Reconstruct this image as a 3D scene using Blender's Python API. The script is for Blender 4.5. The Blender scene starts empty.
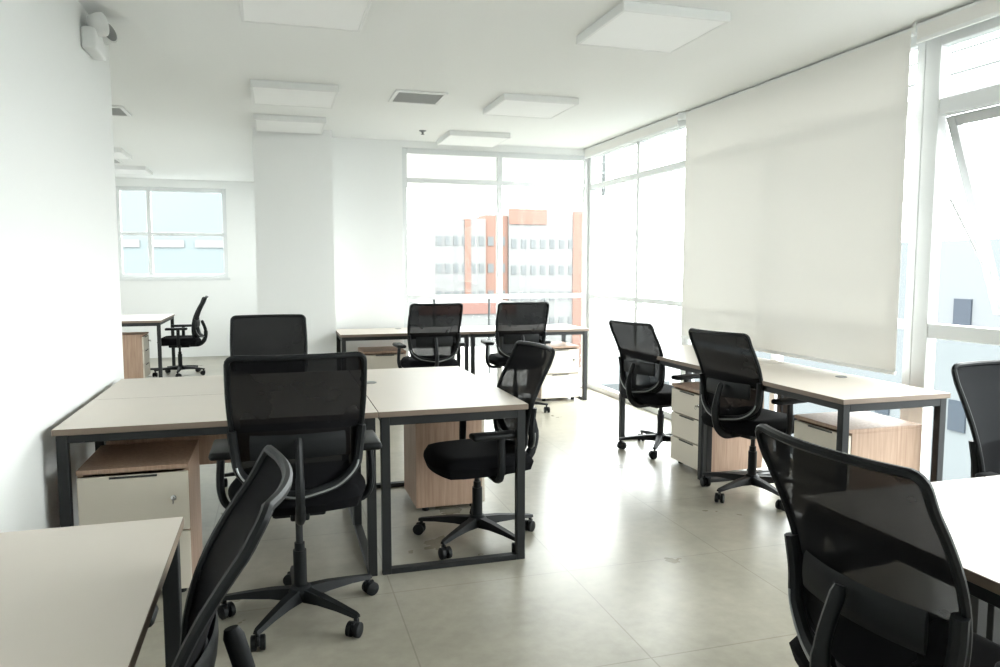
import bpy, bmesh, math, random
from mathutils import Vector, Matrix, Euler
random.seed(3)
scene=bpy.context.scene
COL=scene.collection

# ---------------------------------------------------------------- materials
def nodes(m):
    m.use_nodes=True
    nt=m.node_tree
    return nt, nt.nodes, nt.links, nt.nodes.get("Principled BSDF")
def mat(name,col,rough=.5,metal=0,nscale=20,namt=.06,bump=0,spec=.5,emit=0):
    m=bpy.data.materials.new(name); nt,N,L,P=nodes(m)
    tc=N.new("ShaderNodeTexCoord"); nz=N.new("ShaderNodeTexNoise")
    nz.inputs["Scale"].default_value=nscale; nz.inputs["Detail"].default_value=5
    L.new(tc.outputs["Object"],nz.inputs["Vector"])
    mx=N.new("ShaderNodeMix"); mx.data_type='RGBA'
    a=[c*(1-namt) for c in col]+[1]; b=[min(1,c*(1+namt)) for c in col]+[1]
    mx.inputs[6].default_value=a; mx.inputs[7].default_value=b
    L.new(nz.outputs["Fac"],mx.inputs[0]); L.new(mx.outputs[2],P.inputs["Base Color"])
    P.inputs["Roughness"].default_value=rough; P.inputs["Metallic"].default_value=metal
    P.inputs["Specular IOR Level"].default_value=spec
    if emit:
        P.inputs["Emission Color"].default_value=(1,1,.99,1); P.inputs["Emission Strength"].default_value=emit
    if bump:
        bp=N.new("ShaderNodeBump"); bp.inputs["Strength"].default_value=bump; bp.inputs["Distance"].default_value=.002
        L.new(nz.outputs["Fac"],bp.inputs["Height"]); L.new(bp.outputs[0],P.inputs["Normal"])
    return m
def srgb(r,g,b):
    f=lambda c:((c/255+.055)/1.055)**2.4 if c>10 else c/255/12.92
    return (f(r),f(g),f(b))
M={}
M['wall']=mat("wall_paint",(.85,.86,.85),.7,nscale=60,namt=.01,bump=.1)
M['ceil']=mat("ceiling_paint",(.87,.88,.87),.8,nscale=40,namt=.01,bump=.1)
M['frame']=mat("window_frame_white",(.70,.72,.72),.4,nscale=10,namt=.01)
M['metal']=mat("black_powder_coat",(.012,.013,.014),.5,0,nscale=200,namt=.1,bump=.1,spec=.35)
M['plastic']=mat("black_plastic",(.006,.007,.008),.5,0,nscale=150,namt=.1,bump=.1,spec=.22)
M['fabric']=mat("black_fabric",(.005,.005,.006),.95,0,nscale=400,namt=.4,bump=.5,spec=.1)
M['silver']=mat("satin_silver",(.26,.27,.27),.35,.5,nscale=40,namt=.05)
M['chrome']=mat("lock_chrome",(.5,.5,.5),.25,1,nscale=40,namt=.05)
M['drawer']=mat("drawer_front_cream",srgb(206,198,184),.45,nscale=8,namt=.02)
M['desk']=mat("desk_laminate",srgb(208,199,188),.42,nscale=6,namt=.025)
M['deskedge']=mat("desk_edge_band",srgb(120,105,92),.5,nscale=6,namt=.05)
M['panel']=mat("light_panel_diffuser",(.84,.85,.84),.5,nscale=5,namt=.01,emit=.06)
M['dark']=mat("dark_void",(.03,.03,.03),.8)
M['grille']=mat("grille_grey",(.45,.46,.46),.5)
M['louvre']=mat("louvre_grey",(.075,.083,.083),.6)
M['white']=mat("white_plastic",(.8,.81,.8),.4,nscale=10,namt=.01)
M['bwhite']=mat("facade_white",(.132,.133,.131),.9,nscale=.5,namt=.03,spec=.1)
M['borange']=mat("facade_orange",(.138,.084,.068),.9,nscale=.5,namt=.04,spec=.1)
M['bblue']=mat("facade_blue_glass",(.100,.116,.120),.8,nscale=.3,namt=.06,spec=.1)
M['bgrey']=mat("facade_pale_blue",(.108,.118,.123),.8,nscale=.3,namt=.05,spec=.1)
M['bwin']=mat("facade_window_dark",(.090,.096,.098),.8,nscale=.5,namt=.05,spec=.1)
M['bwin2']=mat("facade_window_deep",(.035,.043,.053),.8,nscale=.5,namt=.05,spec=.1)
M['bred']=mat("roof_red",(.13,.075,.065),.9,spec=.1)
M['ground']=mat("street_ground",(.12,.122,.12),.9,nscale=.1,namt=.2,spec=.1)

def wood():
    m=bpy.data.materials.new("oak_laminate"); nt,N,L,P=nodes(m)
    tc=N.new("ShaderNodeTexCoord"); mp=N.new("ShaderNodeMapping"); mp.inputs["Scale"].default_value=(30,30,1.6)
    nz=N.new("ShaderNodeTexNoise"); nz.inputs["Scale"].default_value=2.2; nz.inputs["Detail"].default_value=8; nz.inputs["Distortion"].default_value=.6
    cr=N.new("ShaderNodeValToRGB")
    cr.color_ramp.elements[0].position=.3; cr.color_ramp.elements[0].color=(*srgb(142,115,96),1)
    cr.color_ramp.elements[1].position=.7; cr.color_ramp.elements[1].color=(*srgb(170,144,124),1)
    L.new(tc.outputs["Object"],mp.inputs[0]); L.new(mp.outputs[0],nz.inputs["Vector"]); L.new(nz.outputs["Fac"],cr.inputs[0])
    L.new(cr.outputs[0],P.inputs["Base Color"]); P.inputs["Roughness"].default_value=.5
    return m
M['wood']=wood()

def floor_mat():
    m=bpy.data.materials.new("floor_tile"); nt,N,L,P=nodes(m)
    tc=N.new("ShaderNodeTexCoord")
    mp=N.new("ShaderNodeMapping"); mp.inputs["Location"].default_value=(.35,.1,0)
    br=N.new("ShaderNodeTexBrick"); br.offset=0; br.inputs["Scale"].default_value=1
    br.inputs["Brick Width"].default_value=.8; br.inputs["Row Height"].default_value=.8
    br.inputs["Mortar Size"].default_value=.003; br.inputs["Mortar Smooth"].default_value=.1
    br.inputs["Color1"].default_value=(.95,.95,.95,1); br.inputs["Color2"].default_value=(1,1,1,1)
    br.inputs["Mortar"].default_value=(.70,.69,.66,1)
    n1=N.new("ShaderNodeTexNoise"); n1.inputs["Scale"].default_value=1.8; n1.inputs["Detail"].default_value=5; n1.inputs["Roughness"].default_value=.58
    n2=N.new("ShaderNodeTexNoise"); n2.inputs["Scale"].default_value=16; n2.inputs["Detail"].default_value=6; n2.inputs["Roughness"].default_value=.6
    cr=N.new("ShaderNodeValToRGB")
    cr.color_ramp.elements[0].position=.30; cr.color_ramp.elements[0].color=(*srgb(136,132,119),1)
    cr.color_ramp.elements[1].position=.70; cr.color_ramp.elements[1].color=(*srgb(172,167,153),1)
    add=N.new("ShaderNodeMath"); add.operation='MULTIPLY_ADD'; add.inputs[1].default_value=.35; 
    sc=N.new("ShaderNodeMath"); sc.operation='MULTIPLY'; sc.inputs[1].default_value=.65
    mx=N.new("ShaderNodeMix"); mx.data_type='RGBA'; mx.blend_type='MULTIPLY'; mx.inputs[0].default_value=1
    L.new(tc.outputs["Object"],mp.inputs[0]); L.new(mp.outputs[0],br.inputs["Vector"])
    L.new(tc.outputs["Object"],n1.inputs["Vector"]); L.new(tc.outputs["Object"],n2.inputs["Vector"])
    L.new(n1.outputs["Fac"],sc.inputs[0]); L.new(n2.outputs["Fac"],add.inputs[0]); L.new(sc.outputs[0],add.inputs[2])
    L.new(add.outputs[0],cr.inputs[0]); L.new(cr.outputs[0],mx.inputs[6]); L.new(br.outputs["Color"],mx.inputs[7])
    L.new(mx.outputs[2],P.inputs["Base Color"])
    P.inputs["Specular IOR Level"].default_value=.5
    rr=N.new("ShaderNodeMapRange"); rr.inputs[3].default_value=.25; rr.inputs[4].default_value=.32
    L.new(n1.outputs["Fac"],rr.inputs[0]); L.new(rr.outputs[0],P.inputs["Roughness"])
    return m
M['floor']=floor_mat()

def mesh_mat():
    m=bpy.data.materials.new("chair_mesh_weave"); nt,N,L,P=nodes(m)
    P.inputs["Base Color"].default_value=(.006,.006,.007,1); P.inputs["Roughness"].default_value=.9; P.inputs["Specular IOR Level"].default_value=.1
    tr=N.new("ShaderNodeBsdfTransparent"); mix=N.new("ShaderNodeMixShader")
    tc=N.new("ShaderNodeTexCoord"); nz=N.new("ShaderNodeTexNoise"); nz.inputs["Scale"].default_value=8
    rr=N.new("ShaderNodeMapRange"); rr.inputs[3].default_value=.96; rr.inputs[4].default_value=.975
    L.new(tc.outputs["Object"],nz.inputs["Vector"]); L.new(nz.outputs["Fac"],rr.inputs[0]); L.new(rr.outputs[0],mix.inputs[0])
    out=N.get("Material Output")
    L.new(tr.outputs[0],mix.inputs[1]); L.new(P.outputs[0],mix.inputs[2]); L.new(mix.outputs[0],out.inputs[0])
    return m
M['mesh']=mesh_mat()
def glass_mat():
    m=bpy.data.materials.new("window_glass"); nt,N,L,P=nodes(m); N.remove(P)
    tr=N.new("ShaderNodeBsdfTransparent")
    tc=N.new("ShaderNodeTexCoord"); nz=N.new("ShaderNodeTexNoise"); nz.inputs["Scale"].default_value=.7
    cr=N.new("ShaderNodeValToRGB"); cr.color_ramp.elements[0].color=(.95,.975,.97,1); cr.color_ramp.elements[1].color=(.97,.985,.98,1)
    L.new(tc.outputs["Object"],nz.inputs["Vector"]); L.new(nz.outputs["Fac"],cr.inputs[0]); L.new(cr.outputs[0],tr.inputs[0])
    gl=N.new("ShaderNodeBsdfGlossy"); gl.inputs["Roughness"].default_value=.02
    mix=N.new("ShaderNodeMixShader"); mix.inputs[0].default_value=.003; L.new(tr.outputs[0],mix.inputs[1]); L.new(gl.outputs[0],mix.inputs[2])
    L.new(mix.outputs[0],N.get("Material Output").inputs[0]); return m
M['glass']=glass_mat()
def blind_mat():
    m=bpy.data.materials.new("roller_blind_fabric"); nt,N,L,P=nodes(m); N.remove(P)
    d=N.new("ShaderNodeBsdfDiffuse"); d.inputs[0].default_value=(.86,.85,.82,1)
    t=N.new("ShaderNodeBsdfTranslucent"); t.inputs[0].default_value=(.80,.78,.745,1)
    tc=N.new("ShaderNodeTexCoord"); nz=N.new("ShaderNodeTexNoise"); nz.inputs["Scale"].default_value=1.5
    rr=N.new("ShaderNodeMapRange"); rr.inputs[3].default_value=.17; rr.inputs[4].default_value=.19
    mix=N.new("ShaderNodeMixShader"); L.new(tc.outputs["Object"],nz.inputs["Vector"]); L.new(nz.outputs["Fac"],rr.inputs[0]); L.new(rr.outputs[0],mix.inputs[0])
    L.new(d.outputs[0],mix.inputs[1]); L.new(t.outputs[0],mix.inputs[2]); L.new(mix.outputs[0],N.get("Material Output").inputs[0]); return m
M['blind']=blind_mat()

# ---------------------------------------------------------------- mesh helpers
def finish(name,bm,m,parent=None,smooth=False,loc=(0,0,0),mats=None):
    me=bpy.data.meshes.new(name); bmesh.ops.recalc_face_normals(bm,faces=bm.faces[:]); bm.to_mesh(me); bm.free()
    if mats:
        for k in mats: me.materials.append(M[k])
    else: me.materials.append(M[m] if isinstance(m,str) else m)
    if smooth:
        for p in me.polygons: p.use_smooth=True
        try: me.set_sharp_from_angle(angle=math.radians(40))
        except Exception: pass
    o=bpy.data.objects.new(name,me); COL.objects.link(o); o.location=loc
    if parent: o.parent=parent
    return o
def box(bm,x0,x1,y0,y1,z0,z1,bev=0,seg=2,mi=0):
    r=bmesh.ops.create_cube(bm,size=1)
    vs=r['verts']
    for v in vs:
        v.co=Vector(((x0+x1)/2+v.co.x*(x1-x0),(y0+y1)/2+v.co.y*(y1-y0),(z0+z1)/2+v.co.z*(z1-z0)))
    fs=set(f for v in vs for f in v.link_faces)
    for f in fs: f.material_index=mi
    if bev:
        es=set(e for v in vs for e in v.link_edges)
        bmesh.ops.bevel(bm,geom=list(es),offset=bev,segments=seg,profile=.5,affect='EDGES',clamp_overlap=True)
def tube(bm,pts,r,seg=8,closed=False,flat=1.0,up=Vector((0,0,1))):
    pts=[Vector(p) for p in pts]; n=len(pts); rings=[]
    rs=r if isinstance(r,(list,tuple)) else [r]*n
    prevn=None
    for i,p in enumerate(pts):
        if closed: t=(pts[(i+1)%n]-pts[i-1])
        else: t=pts[min(i+1,n-1)]-pts[max(i-1,0)]
        t.normalize()
        if prevn is None:
            nn=up-t*up.dot(t)
            if nn.length<1e-3: nn=Vector((1,0,0))-t*t.x
        else: nn=prevn-t*prevn.dot(t)
        nn.normalize(); prevn=nn; bn=t.cross(nn)
        rings.append([bm.verts.new(p+nn*math.cos(2*math.pi*k/seg)*rs[i]+bn*math.sin(2*math.pi*k/seg)*rs[i]*flat) for k in range(seg)])
    m=n if closed else n-1
    for i in range(m):
        a=rings[i]; b=rings[(i+1)%n]
        for k in range(seg): bm.faces.new((a[k],a[(k+1)%seg],b[(k+1)%seg],b[k]))
    if not closed:
        bm.faces.new(rings[0]); bm.faces.new(rings[-1])
def cyl(bm,p0,p1,r,seg=20,r2=None):
    tube(bm,[p0,p1],[r,r2 if r2 is not None else r],seg)
def lathe(bm,prof,seg=24,axis_mat=None):
    rings=[]
    for (r,z) in prof:
        ring=[]
        for k in range(seg):
            v=Vector((r*math.cos(2*math.pi*k/seg),r*math.sin(2*math.pi*k/seg),z))
            if axis_mat: v=axis_mat@v
            ring.append(bm.verts.new(v))
        rings.append(ring)
    for i in range(len(rings)-1):
        for k in range(seg): bm.faces.new((rings[i][k],rings[i][(k+1)%seg],rings[i+1][(k+1)%seg],rings[i+1][k]))
    bm.faces.new(rings[0]); bm.faces.new(rings[-1])
def bez(pts,n=12):
    P=[Vector(p) for p in pts]; P=[P[0]*2-P[1]]+P+[P[-1]*2-P[-2]]; out=[]
    for i in range(1,len(P)-2):
        for k in range(n):
            t=k/n; a,b,c,d=P[i-1:i+3]
            out.append(.5*((2*b)+(-a+c)*t+(2*a-5*b+4*c-d)*t*t+(-a+3*b-3*c+d)*t**3))
    out.append(P[-2]); return out
def empty(name,loc,label,cat,rot=0,group=None):
    e=bpy.data.objects.new(name,None); COL.objects.link(e); e.location=loc; e.rotation_euler=(0,0,rot)
    e.empty_display_size=.1
    e["label"]=label; e["category"]=cat
    if group: e["group"]=group
    return e
def struct(o): o["kind"]="structure"; return o
def tag(o,label,cat,group=None):
    o["label"]=label; o["category"]=cat
    if group: o["group"]=group
    return o
def sbox(name,x0,x1,y0,y1,z0,z1,m,label=None):
    bm=bmesh.new()
    box(bm,x0,x1,y0,y1,z0,z1); o=finish(name,bm,m); struct(o)
    if label: o["label"]=label
    return o
def copy_tree(o,parent=None):
    c=o.copy(); COL.objects.link(c)
    if parent is not None:
        c.parent=parent; c.matrix_parent_inverse=o.matrix_parent_inverse.copy()
    for ch in list(o.children): copy_tree(ch,c)
    return c

# ---------------------------------------------------------------- dimensions
XR=3.40; YB=7.93; CZ=2.70; XL=-.90; YL=5.00; YF=12.4; XFL=-3.6; YN=-2.2
# ---------------------------------------------------------------- room shell
sbox("floor",XFL-.2,XR+.12,YN-.2,YF+.2,-.15,0,'floor',"grey-beige polished stone-look floor tiles")
sbox("ceiling",XFL-.2,XR+.12,YN-.2,YF+.2,CZ,CZ+.15,'ceil',"plain white painted ceiling")
sbox("wall_left",XL-.18,XL,YN,YL,0,CZ,'wall',"plain white painted wall ending at an opening")
sbox("wall_near",XL-.18,XR,YN-.15,YN,0,CZ,'wall')
sbox("wall_passage",XFL-.15,XL-.18,YL-1.2,YL-1.05,0,CZ,'wall')
sbox("wall_corridor",-.08,.07,YB+.15,YF,0,CZ,'wall')
sbox("wall_back",-.08,1.30,YB,YB+.15,0,CZ,'wall',"white painted wall beside the large window")
sbox("wall_pillar",-.17,.56,7.55,YB,0,CZ,'wall',"square white structural column")
sbox("wall_back_header",1.30,XR+.12,YB,YB+.15,2.63,CZ,'wall')
sbox("wall_side_header",XR,XR+.12,YN,YB,2.66,CZ,'wall')
sbox("wall_side_near",XR,XR+.12,YN-.15,-1.0,0,2.66,'wall')
wx0,wx1,wz0,wz1=-2.25,-.70,1.22,2.58
bm=bmesh.new()
box(bm,XFL,wx0,YF,YF+.15,0,CZ); box(bm,wx1,.07,YF,YF+.15,0,CZ); box(bm,wx0,wx1,YF,YF+.15,0,wz0); box(bm,wx0,wx1,YF,YF+.15,wz1,CZ)
struct(finish("wall_far",bm,'wall'))
fy0,fy1,fz0,fz1=6.4,10.4,.9,2.2
bm=bmesh.new()
box(bm,XFL-.15,XFL,YL-1.2,fy0,0,CZ); box(bm,XFL-.15,XFL,fy1,YF,0,CZ); box(bm,XFL-.15,XFL,fy0,fy1,0,fz0); box(bm,XFL-.15,XFL,fy0,fy1,fz1,CZ)
struct(finish("wall_far_side",bm,'wall'))
sbox("baseboard_back",.57,1.30,YB-.012,YB,0,.08,'frame')
sbox("baseboard_left",XL,XL+.012,YN,YL,0,.08,'frame')

def window(name,axis,c,u0,u1,z0,z1,verts,hors,fw=.06,dep=.07,label="white framed fixed window",nopane=None):
    def add(bm,a0,a1,b0,b1,d0,d1,bev=.004):
        if axis=='x': box(bm,a0,a1,c+d0,c+d1,b0,b1,bev,1)
        else: box(bm,c+d0,c+d1,a0,a1,b0,b1,bev,1)
    bm=bmesh.new()
    add(bm,u0,u0+fw,z0,z1,0,dep); add(bm,u1-fw,u1,z0,z1,0,dep)
    add(bm,u0+fw,u1-fw,z0,z0+fw,0,dep); add(bm,u0+fw,u1-fw,z1-fw,z1,0,dep)
    for v in verts: add(bm,v-fw/2,v+fw/2,z0+fw,z1-fw,.002,dep-.002)
    for h in hors:
        hz,hw=h
        add(bm,u0+fw,u1-fw,hz-hw/2,hz+hw/2,.004,dep-.004)
    o=finish(name,bm,'frame'); struct(o); o["label"]=label
    spans=[(z0+fw*.5,z1-fw*.5)] if not nopane else [(z0+fw*.5,nopane[0]),(nopane[1],z1-fw*.5)]
    for a,b in spans:
        bm=bmesh.new(); add(bm,u0+fw*.5,u1-fw*.5,a,b,dep*.5-.003,dep*.5+.003,0)
        finish("glass_pane",bm,'glass',o)
    return o
window("window_1",'x',YB+.02,1.30,XR+.03,.0,2.63,[2.375],[(2.30,.05),(1.06,.05)],.055,label="floor-to-ceiling white aluminium window on the end wall")
window("window_2",'y',XR+.02,5.80,YB+.02,.0,2.66,[6.75],[(2.28,.06),(1.06,.05)],.06,label="floor-to-ceiling white aluminium window beside the corner")
window("window_3",'y',XR+.02,3.36,5.80,.0,2.66,[4.58],[(2.28,.06),(1.06,.05)],.06,label="white aluminium window covered by a roller blind")
w4=window("window_4",'y',XR+.02,1.30,3.36,.0,2.66,[],[(2.24,.09),(1.04,.08)],.10,label="white aluminium window with an open awning sash",nopane=(1.04,2.24))
window("added_window_5",'y',XR+.02,-1.0,1.30,.0,2.66,[.15],[(2.28,.06),(1.06,.05)],.06,label="unseen floor-to-ceiling white aluminium window added for light")  # outside the frame, added to let more daylight in
window("window_6",'x',YF+.03,wx0,wx1,wz0,wz1,[-1.80],[(1.88,.05)],.06,label="white framed window of the adjoining room")
window("added_window_7",'y',XFL-.10,fy0,fy1,fz0,fz1,[7.7,9.1],[],.06,label="white framed unseen side window added to light the adjoining room")  # out of view, added to brighten the dark adjoining room
sbox("trim_1",wx0-.03,wx1+.03,YF-.03,YF,wz0-.04,wz0,'frame')

def sash(parent):
    bm=bmesh.new(); y0,y1=1.42,3.245; h=1.14; f=.055
    box(bm,-.02,.02,y0,y0+f,-h,0,.003,1); box(bm,-.02,.02,y1-f,y1,-h,0,.003,1)
    box(bm,-.02,.02,y0+f,y1-f,-f,0,.003,1); box(bm,-.02,.02,y0+f,y1-f,-h,-h+f,.003,1)
    o=finish("window_sash",bm,'grille',parent,loc=(XR+.075,0,2.19)); o.rotation_euler=(0,-math.radians(21),0)
    bm=bmesh.new(); box(bm,-.003,.003,y0+f,y1-f,-h+f,-f); finish("sash_glass",bm,'glass',o)
    bm=bmesh.new(); tube(bm,[(XR+.07,3.20,1.75),(XR+.36,3.20,1.35)],.008,6); finish("stay_arm",bm,'grille',parent)
sash(w4)

def blind(y0,y1,zbot,label,x=XR-.05):
    e=empty("roller_blind",(x,(y0+y1)/2,0),label,"blind",group="window roller blinds")
    ly0,ly1=y0-(y0+y1)/2,y1-(y0+y1)/2
    bm=bmesh.new(); cyl(bm,(0,ly0,2.668),(0,ly1,2.668),.024,16); finish("roller_tube",bm,'white',e,True)
    for s in (ly0-.010,ly1):
        bm=bmesh.new(); box(bm,-.03,.045 if x<XR-.04 else .028,s,s+.010,2.64,CZ-.001,.003,1); finish("end_bracket",bm,'white',e)
    bm=bmesh.new(); box(bm,-.025,-.0235,ly0+.01,ly1-.01,zbot,2.668); finish("blind_fabric",bm,'blind',e)
    bm=bmesh.new(); box(bm,-.033,-.015,ly0+.01,ly1-.01,zbot-.022,zbot,.005,2); finish("bottom_bar",bm,'white',e)
    return e
blind(3.38,5.74,.80,"cream fabric roller blind lowered over the window",x=XR-.03)
blind(5.82,7.86,2.60,"rolled-up cream roller blind above the corner window")
blind(1.34,3.34,2.60,"rolled-up cream roller blind above the open window")

# ---------------------------------------------------------------- ceiling fixtures
def panel(cx,cy):
    e=empty("ceiling_light",(cx,cy,CZ-.05),"square white surface-mounted LED ceiling panel","ceiling light",group="square ceiling light panels")
    bm=bmesh.new(); s=.305
    box(bm,-s,s,-s,-s+.018,0,.05,.003,1); box(bm,-s,s,s-.018,s,0,.05,.003,1); box(bm,-s,-s+.018,-s+.018,s-.018,0,.05,.003,1); box(bm,s-.018,s,-s+.018,s-.018,0,.05,.003,1)
    finish("housing",bm,'white',e)
    bm=bmesh.new(); box(bm,-s+.018,s-.018,-s+.018,s-.018,.004,.05); finish("diffuser",bm,'panel',e)
    return e
p0=panel(1.985,3.80)
for (x,y) in [(2.00,5.87),(1.95,7.5),(.17,3.92),(.17,5.98),(.16,7.22),(-1.9,9.6),(-1.9,11.2)]:
    c=copy_tree(p0); c.location=(x,y,CZ-.05)
def vent(cx,cy,s=.2):
    e=empty("air_vent",(cx,cy,CZ),"square ceiling air vent with louvred slats","air vent",group="ceiling air vents")
    bm=bmesh.new(); t=.03
    box(bm,-s,s,-s,-s+t,-.015,0,.003,1);box(bm,-s,s,s-t,s,-.015,0,.003,1);box(bm,-s,-s+t,-s+t,s-t,-.015,0,.003,1);box(bm,s-t,s,-s+t,s-t,-.015,0,.003,1)
    finish("vent_frame",bm,'white',e)
    bm=bmesh.new(); box(bm,-s+t,s-t,-s+t,s-t,-.003,0); finish("vent_opening",bm,'dark',e)
    bm=bmesh.new(); n=9
    for i in range(n):
        y=-s+t+(i+.5)*(2*s-2*t)/n
        vs=[bm.verts.new(v) for v in ((-s+t,y-.007,-.003),(s-t,y-.007,-.003),(s-t,y+.003,-.015),(-s+t,y+.003,-.015))]; bm.faces.new(vs)
    finish("vent_slats",bm,'grille',e)
    return e
v0=vent(1.09,5.88)
for x,y in [(-1.36,7.1),(-2.0,10.4)]:
    c=copy_tree(v0); c.location=(x,y,CZ)
bm=bmesh.new(); lathe(bm,[(.035,0),(.035,-.006),(.02,-.012),(.01,-.02),(.01,-.035),(.018,-.038),(.018,-.04)],16)
tag(finish("sprinkler_head",bm,'silver',None,True,(1.40,7.3,CZ)),"small metal ceiling sprinkler head","sprinkler")
e=empty("emergency_light",(XL,4.42,2.48),"white wall-mounted twin-head emergency light","emergency light")
bm=bmesh.new(); box(bm,0,.07,-.13,.13,0,.11,.015,3); finish("light_housing",bm,'white',e,True)
for s in (-1,1):
    R=Matrix.Translation((.07,s*.08,.13))@Euler((s*.5,math.radians(70),0)).to_matrix().to_4x4()
    bm=bmesh.new(); lathe(bm,[(.02,-.05),(.045,-.035),(.058,0),(.058,.03)],20,R); h=finish("lamp_head",bm,'white',e,True)
    bm=bmesh.new(); lathe(bm,[(.05,.031),(.05,.033),(.03,.038)],20,R); finish("lamp_lens",bm,'silver',h,True)

# ---------------------------------------------------------------- desks
def desk(x0,x1,y0,y1,label,modesty=False,grommet=None,group="office desks",longaxis=None):
    cx,cy=(x0+x1)/2,(y0+y1)/2; hx,hy=(x1-x0)/2,(y1-y0)/2
    e=empty("office_desk",(cx,cy,0),label,"desk",group=group)
    H=.75; T=.025; g=.001
    bm=bmesh.new(); box(bm,-hx+g,hx-g,-hy+g,hy-g,H-T,H,.0015,1)
    bm.normal_update()
    for f in bm.faces:
        if abs(f.normal.z)<.9: f.material_index=1
    finish("desktop",bm,None,e,mats=['desk','deskedge'])
    L=.04; lx=(hx>hy) if longaxis is None else longaxis=='x'
    zt=H-T-.0005
    ins=.012
    for s in (-1,1):
        bm=bmesh.new()
        if lx:
            xc=s*(hx-ins-L/2)
            a,b=-hy+ins,hy-ins
            box(bm,xc-L/2,xc+L/2,a,a+L,0,zt,.002,1); box(bm,xc-L/2,xc+L/2,b-L,b,0,zt,.002,1)
            box(bm,xc-L/2,xc+L/2,a+L,b-L,zt-L,zt,.002,1); box(bm,xc-L/2,xc+L/2,a+L,b-L,0,.025,.002,1)
        else:
            yc=s*(hy-ins-L/2); a,b=-hx+ins,hx-ins
            box(bm,a,a+L,yc-L/2,yc+L/2,0,zt,.002,1); box(bm,b-L,b,yc-L/2,yc+L/2,0,zt,.002,1)
            box(bm,a+L,b-L,yc-L/2,yc+L/2,zt-L,zt,.002,1); box(bm,a+L,b-L,yc-L/2,yc+L/2,0,.025,.002,1)
        finish("leg_frame",bm,'metal',e)
    for s in (-1,1):
        bm=bmesh.new()
        if lx: box(bm,-hx+ins+L,hx-ins-L,s*(hy-ins-L/2)-.015,s*(hy-ins-L/2)+.015,zt-.035,zt,.002,1)
        else: box(bm,s*(hx-ins-L/2)-.015,s*(hx-ins-L/2)+.015,-hy+ins+L,hy-ins-L,zt-.035,zt,.002,1)
        finish("cross_rail",bm,'metal',e)
    if modesty:
        bm=bmesh.new(); box(bm,*modesty,.42,zt-.04,.002,1); finish("modesty_panel",bm,'wood',e)
    if grommet:
        bm=bmesh.new(); lathe(bm,[(.032,0),(.032,.004),(.026,.006),(.02,.004)],20); finish("cable_grommet",bm,'silver',e,True,(grommet[0],grommet[1],H))
    return e
DL="beige laminate desk with black steel frame"
desk(-.86,.42,3.28,3.985,DL+" against the white wall",modesty=(-.57,.57,.25,.27),grommet=(.05,.28))
desk(-.86,.42,3.985,4.69,DL+" in a back-to-back cluster")
desk(.42,1.12,3.28,4.69,DL+" closing the cluster",grommet=(-.28,.15))
desk(-.86,-.24,.62,2.035,DL+" standing along the white wall")
desk(2.61,3.27,2.95,4.20,DL+" below the roller blind",grommet=(.2,.0))
desk(2.61,3.27,4.20,5.45,DL+" below the roller blind",grommet=(.2,.0))
desk(.57,1.83,7.15,7.82,DL+" below the end window",grommet=(0,.2))
desk(1.83,3.10,7.15,7.82,DL+" below the end window",grommet=(0,.2))
desk(1.39,2.06,.32,1.73,DL+" beside a mesh chair")
desk(2.06,3.27,1.03,1.73,DL+" beside the open window")
desk(-2.10,-1.32,9.70,11.0,DL+" in the adjoining room")

# ---------------------------------------------------------------- pedestals
def pedestal(cx,cy,rot,label,w=.42,d=.46,h=.57,n=3):
    e=empty("drawer_pedestal",(cx,cy,0),label,"drawer cabinet",rot,group="under-desk drawer pedestals")
    bm=bmesh.new(); b=.02
    z0=.03
    box(bm,-w/2,-w/2+b,-d/2+.018,d/2,z0,h-b,.001,1); box(bm,w/2-b,w/2,-d/2+.018,d/2,z0,h-b,.001,1)
    box(bm,-w/2,w/2,-d/2,d/2,h-b,h,.002,1); box(bm,-w/2+b,w/2-b,-d/2+.018,d/2,z0,z0+b,.001,1)
    box(bm,-w/2+b,w/2-b,d/2-b,d/2,z0+b,h-b,.001,1)
    finish("cabinet_body",bm,'wood',e)
    for sx in (-1,1):
        for sy in (-1,1):
            bm=bmesh.new(); cyl(bm,(sx*(w/2-.05),sy*(d/2-.06),0),(sx*(w/2-.05),sy*(d/2-.06),z0),.02,12); finish("foot",bm,'plastic',e)
    hh=(h-b-z0-.008)/n
    for i in range(n):
        za=z0+i*hh+.003; zb=za+hh-.008
        bm=bmesh.new(); box(bm,-w/2+.002,w/2-.002,-d/2,-d/2+.017,za,zb,.002,1)
        dr=finish("drawer",bm,'drawer',e)
        bm=bmesh.new(); box(bm,-.09,.09,-d/2-.006,-d/2+.006,zb-.010,zb-.002,.001,1); finish("pull_edge",bm,'dark',dr)
        if i==n-1:
            R=Matrix.Translation((w/2-.06,-d/2,za+hh*.55))@Euler((math.radians(90),0,0)).to_matrix().to_4x4()
            bm=bmesh.new(); lathe(bm,[(.011,0),(.011,.006),(.008,.008)],16,R); finish("lock",bm,'chrome',dr,True)
            bm=bmesh.new(); R2=Matrix.Translation((w/2-.06,-d/2-.008,za+hh*.55))
            box(bm,-.002,.002,-.022,0,-.006,.006,.001,1); bm.transform(R2); tube(bm,[(w/2-.06+.0,-d/2-.024+.008*math.sin(a*.785),za+hh*.55-.012+.009*math.cos(a*.785)) for a in range(8)],.0013,5,True,up=Vector((1,0,0))); finish("key",bm,'chrome',dr)
    return e
PL="oak drawer pedestal with cream fronts"
pedestal(-.58,3.55,0,PL+" and a key in the lock",n=2)
pedestal(.93,4.30,math.radians(90),PL+" under the end desk",d=.40)
pedestal(2.98,3.27,math.radians(-90),PL+" under the window-side desk",n=2)
pedestal(2.90,4.48,math.radians(-90),PL+" beside a mesh chair")
pedestal(1.00,7.48,0,PL+" under the end-window desk")
pedestal(2.80,7.42,0,PL+" next to the corner window",n=2)
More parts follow.
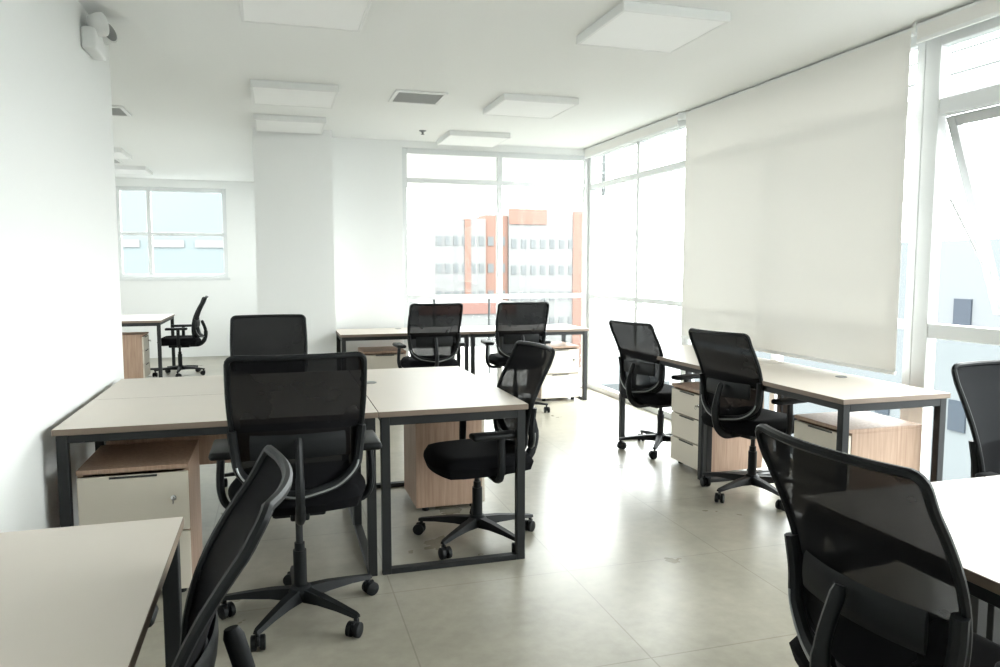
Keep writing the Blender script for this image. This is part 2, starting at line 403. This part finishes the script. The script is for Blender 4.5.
pedestal(-1.78,10.1,math.radians(90),PL+" in the adjoining room")

# ---------------------------------------------------------------- chair
def build_chair():
    e=empty("office_chair",(0,0,0),"black mesh-back swivel office chair with armrests","chair",group="mesh office chairs")
    bm=bmesh.new(); nx,ny=16,16; W,D=.25,.25
    def prof(u,v):
        cx=u*math.sqrt(1-.30*v*v); cy=v*math.sqrt(1-.30*u*u)
        return cx*W*1.04,cy*D*1.04
    top={};bot={}
    for i in range(nx+1):
        for j in range(ny+1):
            u=-1+2*i/nx; v=-1+2*j/ny
            x,y=prof(u,v); ed=max(abs(u),abs(v))
            z=.488-.045*max(0,(ed-.75)/.25)**2.2+.012*(u*u)-.03*max(0,v-.6)**1.5
            top[i,j]=bm.verts.new((x,y,z))
            bot[i,j]=bm.verts.new((x*.95,y*.95,.397-.010*max(0,v)+.016*ed**4))
    for i in range(nx):
        for j in range(ny):
            bm.faces.new((top[i,j],top[i+1,j],top[i+1,j+1],top[i,j+1])); bm.faces.new((bot[i,j],bot[i,j+1],bot[i+1,j+1],bot[i+1,j]))
    for i in range(nx):
        bm.faces.new((top[i,0],bot[i,0],bot[i+1,0],top[i+1,0])); bm.faces.new((top[i,ny],top[i+1,ny],bot[i+1,ny],bot[i,ny]))
    for j in range(ny):
        bm.faces.new((top[0,j],top[0,j+1],bot[0,j+1],bot[0,j])); bm.faces.new((top[nx,j],bot[nx,j],bot[nx,j+1],top[nx,j+1]))
    finish("seat",bm,'fabric',e,True)
    bm=bmesh.new(); box(bm,-.10,.10,-.13,.12,.362,.402,.012,2); box(bm,-.035,.035,-.20,-.10,.37,.40,.008,2)
    tube(bm,[(.09,.03,.385),(.20,.03,.38),(.255,.035,.375)],[.005,.005,.008],8)
    finish("tilt_mechanism",bm,'plastic',e,True)
    # backrest, origin at pivot
    PV=Vector((0,-.20,.44))
    Z0,Z1=.49,1.00
    def Y(s): return -.235-.040*s-.080*s*s+.030*math.sin(math.pi*min(1,s*1.15))
    def hw(s):
        base=.195+.040*math.sin(math.pi*.5*min(1,s/.7)) - .004*max(0,s-.75)/.25
        r=.045 if s>.5 else .14; d=min(s,1-s)
        if d<r: k=r-math.sqrt(max(0,r*r-(r-d)**2)); base-= k*(.6 if s>.5 else .8)
        return base
    def S(u,s,off=0):
        x=u*hw(s); return Vector((x,Y(s)+.05*(u*u)*(1-.3*s)-off,Z0+(Z1-Z0)*s))-PV
    ss=[.5-.5*math.cos(math.pi*i/28) for i in range(29)]
    path=[S(1,s) for s in ss]+[S(1-2*i/12,1) for i in range(1,12)]+[S(-1,s) for s in reversed(ss)]+[S(-1+2*i/12,0) for i in range(1,12)]
    bm=bmesh.new()
    tube(bm,path,.0105,8,True,up=Vector((0,1,0)))
    tube(bm,[v-PV for v in bez([(0,-.12,.388),(0,-.24,.395),(0,-.305,.46),(0,-.318,.57),(0,-.275,.70)],8)],[.028]*8+[.027]*8+[.024]*8+[.02]*8+[.014],10,flat=.7)
    yk=[S(1,.46,.014),S(1,.30,.022),S(.98,.16,.03),S(.8,.055,.036),S(.4,.02,.045),S(0,.01,.05),S(-.4,.02,.045),S(-.8,.055,.036),S(-.98,.16,.03),S(-1,.30,.022),S(-1,.46,.014)]
    yk=bez(yk,5)
    tube(bm,yk,.017,8,flat=1.0)
    lp=[S(u,.34,.016) for u in [-.75+.15*i for i in range(11)]]
    tube(bm,lp,.045,10,flat=.18,up=Vector((0,0,1)))
    back=finish("backrest",bm,'plastic',e,True,loc=PV)
    bm=bmesh.new(); nu=14; G={}
    for j,s in enumerate(ss):
        for i in range(nu+1): G[i,j]=bm.verts.new(S(-1+2*i/nu,s))
    for j in range(len(ss)-1):
        for i in range(nu): bm.faces.new((G[i,j],G[i+1,j],G[i+1,j+1],G[i,j+1]))
    mp=finish("mesh_panel",bm,'mesh',back,True); mp["label"]="see-through black mesh fabric"
    bm=bmesh.new(); tube(bm,[p+Vector((0,-.017,-.004)) for p in yk[8:-8]],.004,6); a=finish("accent_trim",bm,'silver',back,True); a["label"]="grey accent strip"
    for s in (-1,1):
        bm=bmesh.new()
        tube(bm,bez([(s*.15,-.02,.385),(s*.25,-.02,.39),(s*.285,-.02,.46),(s*.28,-.02,.60)],6),[.02]*19,8,flat=.75,up=Vector((0,1,0)))
        ar=finish("armrest",bm,'plastic',e,True)
        bm=bmesh.new(); box(bm,s*.275-.042,s*.275+.042,-.13,.13,.60,.63,.014,3); finish("arm_pad",bm,'plastic',ar,True)
    bm=bmesh.new(); cyl(bm,(0,0,.09),(0,0,.27),.026,18); cyl(bm,(0,0,.27),(0,0,.30),.02,18); finish("gas_lift",bm,'plastic',e,True)
    bm=bmesh.new(); cyl(bm,(0,0,.20),(0,0,.37),.014,14); finish("lift_rod",bm,'metal',e,True)
    bm=bmesh.new(); lathe(bm,[(.03,.065),(.045,.07),(.048,.11),(.036,.125),(.03,.128)],20)
    for k in range(5):
        a=math.radians(90+72*k+18); d=Vector((math.cos(a),math.sin(a),0)); n=Vector((-d.y,d.x,0))
        prev=None
        for (r,w,zb,zt) in [(.03,.028,.07,.118),(.12,.024,.078,.113),(.22,.020,.078,.100),(.30,.016,.072,.088),(.315,.010,.072,.084)]:
            q=[bm.verts.new(d*r+n*w+Vector((0,0,zb))),bm.verts.new(d*r-n*w+Vector((0,0,zb))),bm.verts.new(d*r-n*w*.65+Vector((0,0,zt))),bm.verts.new(d*r+n*w*.65+Vector((0,0,zt)))]
            if prev:
                for i in range(4): bm.faces.new((prev[i],prev[(i+1)%4],q[(i+1)%4],q[i]))
            else: bm.faces.new(q)
            prev=q
        bm.faces.new(prev)
    base=finish("star_base",bm,'plastic',e,True)
    for k in range(5):
        a=math.radians(90+72*k+18); R=Matrix.Translation((.30*math.cos(a),.30*math.sin(a),0))@Matrix.Rotation(a+1.1+k*1.3,4,'Z')
        bm=bmesh.new()
        for s in (-1,1):
            RR=Matrix.Translation((0.012,s*.016,.0285))@Matrix.Rotation(math.radians(90),4,'X')
            lathe(bm,[(.022,-.011),(.0285,-.008),(.0285,.008),(.022,.011)],18,RR)
        tube(bm,[(0.012,-.006,.0285),(.012,.006,.0285)],.012,8)
        cyl(bm,(0,0,.04),(0,0,.08),.008,10); box(bm,-.02,.028,-.006,.006,.028,.06,.003,1)
        bm.transform(R); finish("caster",bm,'plastic',base,True)
    return e
chair0=build_chair()
UP={"seat","tilt_mechanism","backrest","armrest","lift_rod"}
def place(c,x,y,face,lift,label,recline=0,baserot=0):
    c.location=(x,y,0); c.rotation_euler=(0,0,math.radians(face-90)); c["label"]=label
    for ch in c.children:
        nm=ch.name.split('.')[0]
        if nm in UP: ch.location.z+=lift
        if nm=="backrest": ch.rotation_euler=(math.radians(recline),0,0)
        if nm=="star_base": ch.rotation_euler=(0,0,math.radians(baserot))
CL="black mesh-back swivel chair "
specs=[(.065,3.00,90,.08,CL+"pulled up to the desk cluster",0,-14),
(-.05,4.90,-90,.06,CL+"on the far side of the desk cluster",0,30),
(.96,3.62,185,-.02,CL+"turned toward the end desk",0,20),
(1.34,6.78,92,.06,CL+"tucked at the end-window desk",0,0),
(2.18,6.78,86,.06,CL+"tucked at the end-window desk",0,15),
(2.78,5.04,14,-.02,CL+"at the desk by the roller blind",0,-14),
(2.76,3.86,12,.01,CL+"at the desk by the roller blind",0,24),
(1.41,1.28,2,.015,CL+"beside the long desk",0,0),
(2.78,1.98,-90,.0,CL+"facing the desk near the open window",0,0),
(-.40,1.47,180,.01,CL+"beside the desk along the white wall",6,0),
(-1.20,10.35,180,.0,CL+"in the adjoining room",0,0)]
chairs=[chair0]+[copy_tree(chair0) for _ in specs[1:]]
for c,s in zip(chairs,specs): place(c,*s)

# ---------------------------------------------------------------- outside
struct(sbox("ground",-120,160,-60,220,-12.2,-12,'ground',"pale street level outside"))
def building(name,x0,x1,y0,y1,z0,z1,face,m,wins,label,bands=(),wm='bwin'):
    e=empty(name,((x0+x1)/2,(y0+y1)/2,z0),label,"building")
    off=Vector(((x0+x1)/2,(y0+y1)/2,z0))
    bm=bmesh.new(); box(bm,x0,x1,y0,y1,z0,z1); bm.transform(Matrix.Translation(-off)); finish("facade",bm,m,e)
    if wins:
        bm=bmesh.new(); nu,nz,ww,wh,zs,ze=wins
        u0,u1=(x0,x1) if face=='y' else (y0,y1)
        for i in range(nu):
            for j in range(nz):
                uc=u0+(i+.5)*(u1-u0)/nu; zc=zs+(j+.5)*(ze-zs)/nz
                if face=='y': box(bm,uc-ww/2,uc+ww/2,y0-.06,y0+.05,zc-wh/2,zc+wh/2)
                else: box(bm,x0-.06,x0+.05,uc-ww/2,uc+ww/2,zc-wh/2,zc+wh/2)
        bm.transform(Matrix.Translation(-off)); finish("window_grid",bm,wm,e)
    for (a,b,c,d,mm) in bands:
        bm=bmesh.new(); box(bm,a,b,y0-.1,y0+.02,c,d); bm.transform(Matrix.Translation(-off)); finish("colour_band",bm,mm,e)
    return e
building("apartment_building",12.4,16.69,60,70,-12,5.3,'y','bwhite',(6,7,.42,.75,-11,4.6),"white apartment block with small windows seen through glass",[(14.9,15.4,-12,5.3,'borange')])
building("apartment_building",16.7,18.69,60.3,70,-12,5.6,'y','borange',(2,7,.5,.75,-11,4.6),"salmon orange apartment block seen through glass")
building("apartment_building",18.7,25.5,60,70,-12,6.2,'y','bwhite',(8,7,.42,.75,-11,4.4),"white apartment block with orange roof band",[(18.7,22.0,4.9,6.2,'borange'),(24.4,25.4,-12,6.0,'borange')])
building("low_building",8.5,14.8,46,52,-12,-.9,'y','bwhite',None,"low building with a red roof seen through glass",[(8.5,14.8,-1.6,-.9,'bred')])
building("office_building",-16,-2,40,50,-12,14,'y','bblue',(7,8,1.5,.35,-11,13),"pale blue glass office block seen through glass",wm='bwhite')
building("neighbouring_building",20,32,-25,34,-12,2.2,'x','bgrey',(20,4,.6,.95,-11,1.5),"pale neighbouring building with small windows",wm='bwin2')
bm=bmesh.new()
for z in (1.00,.55): tube(bm,[(1.2,9.3,z),(2.4,9.45,z),(3.4,9.3,z)],.02,8)
for i in range(4): tube(bm,[(1.2+i*.73,9.3+.15*(1-abs(i-1.5)/1.5),0),(1.2+i*.73,9.3+.15*(1-abs(i-1.5)/1.5),1.0)],.015,6)
o=finish("balcony_railing",bm,'bgrey',None,True); tag(o,"pale metal balcony railing outside the end window","railing")
bm=bmesh.new(); box(bm,.3,4.6,YB+.2,9.6,-.25,-.01); tag(finish("balcony_slab",bm,'bgrey'),"pale concrete balcony slab outside the end window","balcony")
e=empty("sun_louvre",(XR+.6,4,2.4),"pale horizontal sun louvres outside the side windows","louvre")
bm=bmesh.new()
for i in range(5):
    z=i*.13
    vs=[(-.08,-5,z),(.06,-5,z+.05),(.06,5,z+.05),(-.08,5,z)]
    a=[bm.verts.new(v) for v in vs]; b=[bm.verts.new((v[0],v[1],v[2]+.012)) for v in vs]
    bm.faces.new(a); bm.faces.new(b)
    for k in range(4): bm.faces.new((a[k],a[(k+1)%4],b[(k+1)%4],b[k]))
finish("louvre_slats",bm,'louvre',e)
bm=bmesh.new()
for y in (-5,-2.4,0.2,2.9,5): box(bm,.06,.10,y-.02,y+.02,-.1,.7)
for y in (-2.4,.2,2.9): box(bm,-.53,.08,y-.02,y+.02,.62,.66)
finish("louvre_bracket",bm,'louvre',e)

# ---------------------------------------------------------------- lighting
w=bpy.data.worlds.new("World"); scene.world=w; w.use_nodes=True
bg=w.node_tree.nodes["Background"]; bg.inputs[0].default_value=(.985,1,.995,1); bg.inputs[1].default_value=15.3
def portal(loc,rot,sx,sy):
    l=bpy.data.lights.new("portal",'AREA'); l.shape='RECTANGLE'; l.size=sx; l.size_y=sy
    try: l.cycles.is_portal=True
    except Exception: l.energy=0
    o=bpy.data.objects.new("portal",l); COL.objects.link(o); o.location=loc; o.rotation_euler=rot
portal((XR+.16,3.46,1.33),(0,math.radians(90),0),2.66,8.9)
portal((2.36,YB+.17,1.32),(math.radians(-90),0,0),2.15,2.62)
portal((-1.475,YF+.17,1.9),(math.radians(-90),0,0),1.55,1.36)
portal((XFL-.17,8.4,1.55),(0,math.radians(-90),0),1.3,4.0)

# ---------------------------------------------------------------- camera
cd=bpy.data.cameras.new("Camera"); cam=bpy.data.objects.new("Camera",cd); COL.objects.link(cam)
cd.sensor_width=36; cd.lens=27; cd.clip_end=500; cd.clip_start=.05
cam.location=(0,0,1.39); cam.rotation_euler=(math.radians(90-5.1),0,math.radians(-16.63))
scene.camera=cam
scene.view_settings.view_transform='Standard'
scene.view_settings.look='None'
scene.view_settings.exposure=0
